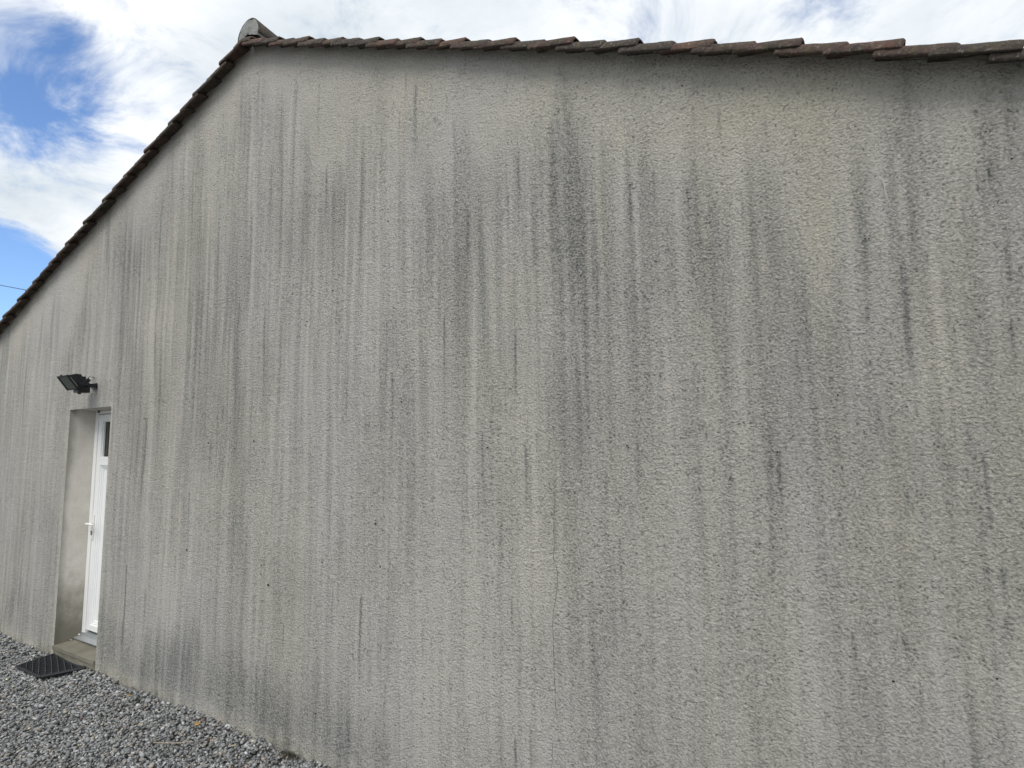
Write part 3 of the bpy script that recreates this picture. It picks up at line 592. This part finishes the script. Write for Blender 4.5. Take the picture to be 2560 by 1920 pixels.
# concrete step: uneven slab over a rougher riser
def rough_block(name, x0, x1, y0, y1, z0, z1, mat, nx_, ny_, nz2, amp, seed):
    import bmesh
    bm = bmesh.new(); bmesh.ops.create_cube(bm, size=1)
    bmesh.ops.subdivide_edges(bm, edges=bm.edges[:], cuts=7, use_grid_fill=True)
    rr_ = random.Random(seed)
    for v_ in bm.verts:
        c_ = v_.co; k = 1-.02*(abs(c_.x) > .49)*0
        v_.co = Vector((x0+(x1-x0)*(c_.x+.5), y0+(y1-y0)*(c_.y+.5), z0+(z1-z0)*(c_.z+.5)))+Vector([rr_.uniform(-1, 1)*amp*a for a in (.2, 1, 1)])
    me = bpy.data.meshes.new(name); bm.to_mesh(me); bm.free(); me.materials.append(mat)
    o = bpy.data.objects.new(name, me); COL.objects.link(o); m = o.modifiers.new('bevel', 'BEVEL'); m.width = .006; m.segments = 2; m.limit_method = 'ANGLE'; m.angle_limit = R(50)
    return hp(o)
o = rough_block('doorstep', XL+.004, XR-.004, -.014, Y+.03, ZS-.034, ZS-.001, MAT_STEP, 8, 4, 2, .0012, 3); o['label'] = 'worn mossy concrete doorstep below the white door'
rough_block('step_riser', XL+.004, XR-.004, -.006, Y+.03, -.12, ZS-.036, MAT_STEP, 8, 4, 2, .0035, 4)

# ------------------------------------------------------------------ floodlight over the door
LX = -5.655
lamp = empty('floodlight', (-5.706, 0, 2.405), 'black halogen floodlight tilted downwards on the wall above the door', 'floodlight')
L0 = Vector(lamp.location)
def lp(o): o.parent = lamp; o.matrix_parent_inverse = Matrix.Translation(-L0); return o
fc = Vector((LX, -.222, 2.415)); fv = Vector((0, .600, -.800)).normalized(); fn = Vector((0, -.8, -.6)).normalized(); fu = Vector((1, 0, 0))
ML = Matrix(((fu.x, fn.x, -fv.x, fc.x), (fu.y, fn.y, -fv.y, fc.y), (fu.z, fn.z, -fv.z, fc.z), (0, 0, 0, 1)))   # local x: width, y: out of the glass, z: up the glass
hw, hh = .094, .071
def frustum(mb, a, b, ya, yb, M_):
    (aw, ah, az0), (bw, bh, bz0) = a, b
    vs = [(sx*aw, ya, az0+sz*ah) for sx, sz in ((-1,-1),(1,-1),(1,1),(-1,1))]+[(sx*bw, yb, bz0+sz*bh) for sx, sz in ((-1,-1),(1,-1),(1,1),(-1,1))]
    mb.add([M_ @ Vector(v_) for v_ in vs], [(0,1,2,3),(7,6,5,4),(0,4,5,1),(1,5,6,2),(2,6,7,3),(3,7,4,0)])
def hexa(mb, A, B):
    (aw, at, ab), (bw, bt, bb) = A, B     # half width, (y, z) of the upper edge, (y, z) of the lower edge
    vs = [(LX+sx*w_, e[0], e[1]) for w_, t_, b_ in ((aw, at, ab), (bw, bt, bb)) for sx, e in ((-1, b_), (1, b_), (1, t_), (-1, t_))]
    mb.add(vs, [(0,1,2,3),(7,6,5,4),(0,4,5,1),(1,5,6,2),(2,6,7,3),(3,7,4,0)])
mb = MB(); hexa(mb, (hw*.95, (-.252, 2.472), (-.175, 2.370)), (hw*.88, (-.190, 2.492), (-.128, 2.378)))
hexa(mb, (hw*.879, (-.1895, 2.4915), (-.1275, 2.3785)), (hw*.74, (-.150, 2.490), (-.112, 2.402)))
lp(mb.obj('lamp_casing', MAT_BLK, bevel=.004))
mb = MB(); t = .011
mb.box(-hw, -hw+t, -.010, .006, -hh, hh, ML); mb.box(hw-t, hw, -.010, .006, -hh, hh, ML); mb.box(-hw+t, hw-t, -.010, .006, hh-t, hh, ML); mb.box(-hw+t, hw-t, -.010, .006, -hh, -hh+t, ML)
lp(mb.obj('lamp_bezel', MAT_BLK, bevel=.002))
mb = MB(); mb.box(-hw+t+.0005, hw-t-.0005, -.004, .001, -hh+t+.0005, hh-t-.0005, ML); lp(mb.obj('lamp_glass', MAT_LGLASS))
mb = MB()
for i in range(7): mb.box(LX-.052+i*.016, LX-.049+i*.016, -.150+.0, -.108, 2.412, 2.476)
lp(mb.obj('cooling_fin', MAT_BLK))
mb = MB(); mb.tube([ML @ Vector((-.01, 0, hh)), ML @ Vector((-.01, 0, hh+.010))], .006, 10); lp(mb.obj('screw', MAT_BLK))
mb = MB(); mb.tube([ML @ Vector((hw+.0, -.012, -.052)), ML @ Vector((hw+.006, -.012, -.052))], .006, 10); lp(mb.obj('screw', MAT_BLK))
mb = MB(); mb.box(hw+.001, hw+.004, -.013, -.007, -.050, .045, ML); c_ = lp(mb.obj('bezel_clip', MAT_STEEL)); c_['label'] = 'thin bright metal clip along the lamp side'
# junction box under the casing
mb = MB(); mb.box(LX-.045, LX+.050, -.160, -.070, 2.336, 2.402); mb.tube([(LX+.01, -.135, 2.340), (LX+.01, -.135, 2.322)], [.016, .013], 12); lp(mb.obj('junction_box', MAT_BLK, bevel=.004))
# yoke from the casing sides back to the wall
mb = MB(); 
for sx in (-1, 1):
    xx = LX+sx*(hw+.003)
    mb.box(xx-.002, xx+.002, -.175, -.105, 2.392, 2.418); 
mb.box(LX-hw-.005, LX+hw+.005, -.105, -.099, 2.386, 2.422)
mb.box(LX-.025, LX+.025, -.099, -.012, 2.388, 2.420)
mb.box(-5.735, -5.675+.03, -.012, -.001, 2.380, 2.430)
lp(mb.obj('mounting_bracket', MAT_BLK, bevel=.0015))
mb = MB(); mb.box(-.012, .012, -.05, 0, -.015, .015, Matrix.Translation((LX+.055, -.085, 2.452)) @ Matrix.Rotation(R(40), 4, 'X')); lp(mb.obj('tilt_knob', MAT_BLK, bevel=.003))
mb = MB()
def curve(pts, n=24):
    out_ = []; P_ = [Vector(p) for p in pts]; P_ = [P_[0]]+P_+[P_[-1]]
    for i in range(1, len(P_)-2):
        for j in range(n):
            t = j/n; a, b, c, d_ = P_[i-1], P_[i], P_[i+1], P_[i+2]
            out_.append(.5*((2*b)+(c-a)*t+(2*a-5*b+4*c-d_)*t*t+(3*b-c*1-a+d_-2*c)*t**3))
    out_.append(P_[-2]); return out_
mb.tube(curve([(-5.70, .003, 2.475), (-5.695, -.030, 2.490), (-5.685, -.050, 2.462), (-5.672, -.085, 2.425), (-5.665, -.12, 2.385), (-5.655, -.145, 2.36)], 8), .0035, 8); lp(mb.obj('supply_wire', MAT_WIRE, smooth=True))
mb = MB(); mb.tube(curve([(-5.715, .003, 2.480), (-5.74, -.028, 2.492), (-5.735, -.045, 2.455), (-5.70, -.075, 2.43)], 8), .003, 8); lp(mb.obj('supply_wire', MAT_CABLE, smooth=True))

# ------------------------------------------------------------------ door mat: rubber, diagonal lattice, one corner lifted
mat_ = empty('doormat', (-5.84, -.13, 0), 'black rubber lattice doormat lying askew on the gravel below the doorstep', 'doormat')
m0 = Vector(mat_.location)
c00, c10, c11, c01 = Vector((-6.095, -.270)), Vector((-5.650, -.262)), Vector((-5.500, -.022)), Vector((-6.105, -.006))
def mpos(u, v, h_):
    p = (c00*(1-u)+c10*u)*(1-v)+(c01*(1-u)+c11*u)*v
    z = .016+.012*max(0, u-.6)**2/.16*(1)+.006*v+.005*math.sin(u*5+v*2)+.006*max(0, .35-u)**2/.12
    return Vector((p.x, p.y, z+h_))-m0
def mp(o): o.parent = mat_; return o
mb = MB(); NU, NV = 18, 10; vs = []; fs = []
for h_ in (0, -.010):
    for i in range(NU+1):
        for j in range(NV+1): vs.append(mpos(i/NU, j/NV, h_))
S = (NU+1)*(NV+1)
for i in range(NU):
    for j in range(NV):
        a = i*(NV+1)+j; fs.append((a, a+NV+1, a+NV+2, a+1)); fs.append((S+a, S+a+1, S+a+NV+2, S+a+NV+1))
for j in range(NV): fs.append((j+1, j, S+j, S+j+1)); a = NU*(NV+1)+j; fs.append((a, a+1, S+a+1, S+a))
for i in range(NU): a = i*(NV+1); fs.append((a, a+NV+1, S+a+NV+1, S+a)[::-1]); a += NV; fs.append((a, a+NV+1, S+a+NV+1, S+a))
mb.add(vs, fs); mp(mb.obj('mat_base', MAT_RUB))
def strip(mb, u0, v0, u1, v1, wd, ht, n=10, y0=.001):
    vs = []; fs = []
    for i in range(n+1):
        t = i/n; u = u0+(u1-u0)*t; v_ = v0+(v1-v0)*t
        a = mpos(u, v_, 0); b = mpos(u+(u1-u0)*.01, v_+(v1-v0)*.01, 0); tt = (b-a).normalized(); sd_ = tt.cross(Vector((0, 0, 1)))*wd/2
        vs += [a-sd_+Vector((0, 0, y0)), a-sd_*.6+Vector((0, 0, ht)), a+sd_*.6+Vector((0, 0, ht)), a+sd_+Vector((0, 0, y0))]
        if i:
            c_ = 4*i
            for q in range(3): fs.append((c_-4+q, c_-3+q, c_+1+q, c_+q))
    fs += [(0, 1, 2, 3), (4*n+3, 4*n+2, 4*n+1, 4*n)]; mb.add(vs, fs)
mb = MB()
for a in ((0, 0, 1, 0), (1, 0, 1, 1), (1, 1, 0, 1), (0, 1, 0, 0)): strip(mb, *a, .020, .011, 16)
mp(mb.obj('mat_border', MAT_RUB))
# lattice ribs: (du, dv) directions solved so that they cross as diagonals
A_ = c10-c00; B_ = c01-c00
def clipline(p, dvec):
    det = A_.x*B_.y-A_.y*B_.x
    def uv(q): q = q-c00; return ((q.x*B_.y-q.y*B_.x)/det, (A_.x*q.y-A_.y*q.x)/det)
    a = uv(p); b = uv(p+dvec); t0, t1 = -9., 9.
    for k in (0, 1):
        dd = b[k]-a[k]
        if abs(dd) < 1e-9: continue
        lo, hi = (.03-a[k])/dd, (.97-a[k])/dd
        if lo > hi: lo, hi = hi, lo
        t0 = max(t0, lo); t1 = min(t1, hi)
    if t1-t0 < .06: return None
    return (a[0]+(b[0]-a[0])*t0, a[1]+(b[1]-a[1])*t0, a[0]+(b[0]-a[0])*t1, a[1]+(b[1]-a[1])*t1)
d1 = Vector((.449, -.165)).normalized()*.5; d2 = Vector((.215, .116)).normalized()*.5; cen = (c00+c11)/2
for k in range(-9, 10):
    l_ = clipline(cen+Vector((.036*k*.4, .036*k)), d1)
    if l_:
        mb = MB(); strip(mb, *l_, .0055, .0125, 12, .002); mp(mb.obj('mat_rib', MAT_RUB2))
for k in range(-12, 13):
    l_ = clipline(cen+Vector((-.032*k*.5, .026*k)), d2)
    if l_:
        mb = MB(); strip(mb, *l_, .0065, .0085, 12, .0015); mp(mb.obj('mat_rib', MAT_RUB))

# ------------------------------------------------------------------ gravel: real crushed stones over the visible strip of ground
def stone_proto(seed):
    import bmesh
    bm = bmesh.new(); r = random.Random(seed)
    for i in range(11):
        v_ = Vector([r.gauss(0, 1) for _ in range(3)]).normalized()
        v_ = Vector((v_.x*r.uniform(.85, 1.1), v_.y*r.uniform(.65, .9), v_.z*r.uniform(.4, .62))); bm.verts.new(v_)
    res = bmesh.ops.convex_hull(bm, input=bm.verts[:])
    bmesh.ops.delete(bm, geom=[e for e in res['geom_interior'] if isinstance(e, bmesh.types.BMVert)], context='VERTS')
    bmesh.ops.triangulate(bm, faces=bm.faces[:]); bm.verts.index_update()
    V_ = np.array([tuple(v_.co) for v_ in bm.verts]); F_ = np.array([[v_.index for v_ in f.verts] for f in bm.faces]); bm.free(); return V_, F_
protos = [stone_proto(100+i) for i in range(14)]
def ground_h(x, y): return .006*np.sin(x*3.1+1)+.005*np.sin(y*5+x*2.3)+.018*np.exp(-(y/.10)**2)*(y < .02)
def scatter(n, x0, x1, y0, y1, zoff, size, seed, keep=None):
    r = np.random.default_rng(seed); x = r.uniform(x0, x1, n); y = r.uniform(y0, y1, n); s = size*np.exp(r.normal(0, .28, n))
    m = np.ones(n, bool) if keep is None else keep(x, y, s)
    x, y, s = x[m], y[m], s[m]; return x, y, ground_h(x, y)+zoff+r.uniform(-.006, .006, len(x)), s
def keepw(x, y, s):
    wall = y < -s*.55+.006
    matm = ~((x > -6.08) & (x < -5.56) & (y > -.26) & (y < .03))
    return wall & matm
sets = [scatter(27000, -9.2, -1.6, -1.75, .0, -.018, .0132, 1, keepw), scatter(25000, -9.2, -1.6, -1.75, .0, -.007, .0126, 2, keepw),
        scatter(11000, -9.2, -1.6, -1.75, .0, .000, .0118, 3, keepw),
        scatter(7000, -14, 3, -4.5, -1.75, -.012, .021, 4), scatter(1500, -9.2, -1.6, -.085, .0, .010, .0135, 5, lambda x, y, s: keepw(x, y, s) & (np.sin(x*7.3)+np.sin(x*17.1+1)+np.sin(x*3.1) > .1)),
        scatter(1700, -7.2, -2.6, -.12, .0, .016, .0130, 7, lambda x, y, s: keepw(x, y, s) & (np.sin(x*9.7+2)+np.sin(x*23.)+np.sin(x*4.3) > .5)),
        scatter(900, -6.15, -5.45, -.32, .02, -.014, .0125, 6, lambda x, y, s: y < -s*.6)]
x, y, z, s = [np.concatenate([q[i] for q in sets]) for i in range(4)]
r = np.random.default_rng(5); n = len(x); pid = r.integers(0, len(protos), n)
ang = r.uniform(0, 2*np.pi, (n, 3)); ang[:, 0] = r.normal(0, .45, n); ang[:, 1] = r.normal(0, .45, n)
lum = np.clip(np.exp(r.normal(math.log(.29), .42, n)), .09, .68); tint = np.stack([lum*.99, lum*1.0, lum*1.0], -1)
q = r.random(n); warmm = q < .13; tint[warmm] = np.stack([lum[warmm]*1.15, lum[warmm]*1.0, lum[warmm]*.82], -1)
red = (q > .13) & (q < .138); tint[red] = np.stack([lum[red]*1.05, lum[red]*.68, lum[red]*.62], -1)
yel = (q > .147) & (q < .150); tint[yel] = np.stack([lum[yel]*2.0, lum[yel]*1.8, lum[yel]*1.25], -1)
ca, sa = np.cos(ang), np.sin(ang)
Rz = np.zeros((n, 3, 3)); Rz[:, 0, 0] = ca[:, 2]; Rz[:, 0, 1] = -sa[:, 2]; Rz[:, 1, 0] = sa[:, 2]; Rz[:, 1, 1] = ca[:, 2]; Rz[:, 2, 2] = 1
Rx = np.zeros((n, 3, 3)); Rx[:, 0, 0] = 1; Rx[:, 1, 1] = ca[:, 0]; Rx[:, 1, 2] = -sa[:, 0]; Rx[:, 2, 1] = sa[:, 0]; Rx[:, 2, 2] = ca[:, 0]
Ry = np.zeros((n, 3, 3)); Ry[:, 1, 1] = 1; Ry[:, 0, 0] = ca[:, 1]; Ry[:, 0, 2] = sa[:, 1]; Ry[:, 2, 0] = -sa[:, 1]; Ry[:, 2, 2] = ca[:, 1]
RR = Rz @ Rx @ Ry
AV = []; AF = []; AT = []; base_i = 0
for k, (pv, pf) in enumerate(protos):
    m = np.where(pid == k)[0]
    vv = np.einsum('nij,vj->nvi', RR[m], pv)*s[m, None, None]; vv[..., 0] += x[m, None]; vv[..., 1] += y[m, None]; vv[..., 2] += z[m, None]
    inwall = (x[m] < XL) | (x[m] > XR); vv[..., 1] = np.minimum(vv[..., 1], np.where(inwall, .004, -.008)[:, None])
    AV.append(vv.reshape(-1, 3)); AF.append((pf[None]+(np.arange(len(m))*len(pv))[:, None, None]).reshape(-1, 3)+base_i)
    base_i += len(m)*len(pv); AT.append(np.repeat(np.concatenate([tint[m], np.ones((len(m), 1))], 1), len(pv), 0))
big_mesh('gravel', np.concatenate(AV), np.concatenate(AF), MAT_GRAVEL, attrs={'tint': np.concatenate(AT)}, kind='stuff')

# ------------------------------------------------------------------ small things on the ground and the step
def leaf(name, loc, rot, L_, W_, mat, label, curl=.3, lobes=True):
    n_ = 9; vs = []; fs = []; rr_ = random.Random(hash((round(loc[0]*100), 7)) & 255)
    for i in range(n_+1):
        t = i/n_; w_ = W_*math.sin(math.pi*min(1, t*1.02+.02))**.8*(1+(.25*math.sin(t*18) if lobes else 0)); zc = curl*L_*(t-.5)**2*1.6
        for k in (-1, 0, 1): vs.append((L_*(t-.5), k*w_/2, zc+abs(k)*curl*W_*.35+rr_.uniform(0, .0015)))
        if i:
            b = 3*i
            for q_ in range(2): fs.append((b-3+q_, b-2+q_, b+1+q_, b+q_))
    o = empty(name, loc, label, 'leaf'); o.rotation_euler = rot
    b_ = mesh_obj('leaf_blade', vs, fs, mat, o, True); m = b_.modifiers.new('thick', 'SOLIDIFY'); m.thickness = .0008
    mb = MB(); mb.tube([(-L_*.5, 0, curl*L_*.4), (-L_*.75, .003, curl*L_*.5)], [.0012, .0008], 6); mb.obj('stalk', MAT_TWIG, o)
    return o
leaf('fallen_leaf', (-3.741, -.108, .040), (.2, .1, .5), .044, .034, MAT_LEAF, 'yellow-brown dry leaf on the gravel close to the wall')
leaf('fallen_leaf', (-3.289, -.150, .034), (-.1, .2, 2.2), .036, .026, MAT_LEAFP, 'pale straw-coloured leaf on the gravel near the bottom edge')
leaf('fallen_leaf', (-4.091, -.284, .030), (.1, -.1, 1.1), .030, .020, MAT_LEAFP, 'small cream leaf lying out in the gravel away from the wall')
leaf('fallen_leaf', (-4.62, -.105, .034), (.1, .15, .3), .036, .020, MAT_LEAF, 'orange-brown leaf on the gravel between doormat and wall foot')
leaf('fallen_leaf', (-3.50, -.185, .032), (.3, .1, 1.9), .040, .032, MAT_LEAFB, 'crumpled dark brown leaf on the gravel by the twig')
tw = MB(); tw.tube(curve([(-3.78, -.36, .030), (-3.70, -.335, .036), (-3.62, -.29, .036), (-3.57, -.25, .040)], 6), [.0035]*6+[.003]*6+[.0025]*6+[.0018], 7)
tag(tw.obj('twig', MAT_TWIG, smooth=True), 'thin curved dry twig lying across the gravel stones', 'twig')
def pebble(loc, s_, label, seed):
    pv, pf = stone_proto(seed); o = mesh_obj('pebble', [(loc[0]+v_[0]*s_[0], loc[1]+v_[1]*s_[1], loc[2]+v_[2]*s_[2]) for v_ in pv], pf.tolist(), MAT_PEB)
    tag(o, label, 'pebble'); return o
pebble((-6.118, .118, ZS+.008), (.020, .014, .014), 'white pebble on the doorstep against the side of the opening', 55)
pebble((-6.112, DEP-.030, ZS+.040), (.018, .012, .012), 'small white pebble on the end of the metal threshold', 56)
# tuft of dead moss where wall and gravel meet
vs = []; fs = []; rr_ = random.Random(8)
for i in range(260):
    cx = -2.93+rr_.gauss(0, .045); cy = -.012-abs(rr_.gauss(0, .016)); a = rr_.uniform(0, 6.28); hgt = rr_.uniform(.006, .024)*math.exp(-((cx+2.92)/.07)**2)+.006; wd = .0022
    b = len(vs); lx, ly = rr_.gauss(0, .010), rr_.gauss(0, .008)
    vs += [(cx-wd*math.cos(a), cy-wd*math.sin(a), .01), (cx+wd*math.cos(a), cy+wd*math.sin(a), .01), (cx+lx, min(-.002, cy+ly), .015+hgt)]; fs.append((b, b+1, b+2))
o = mesh_obj('moss_tuft', vs, fs, MAT_MOSS); tag(o, 'small dark tuft of dead moss at the foot of the wall', 'moss')

# ------------------------------------------------------------------ overhead cable beyond the roof
a, b = Vector((-37., 6., 10.6)), Vector((-12., 6., 4.62)); pts = []
a = Vector((-28.404, 6, 8.309)); b = Vector((-25.497, 6, 7.645)); dd = (b-a)/(b.x-a.x)
for i in range(41):
    xx = -52+i*1.0; p_ = a+dd*(xx-a.x); p_.z += .004*(xx+27)**2*.25; pts.append(p_)
mb = MB(); mb.tube(pts, .013, 8); tag(mb.obj('overhead_cable', MAT_CABLE, smooth=True), 'thin black overhead cable crossing the blue sky beyond the roof edge', 'cable')
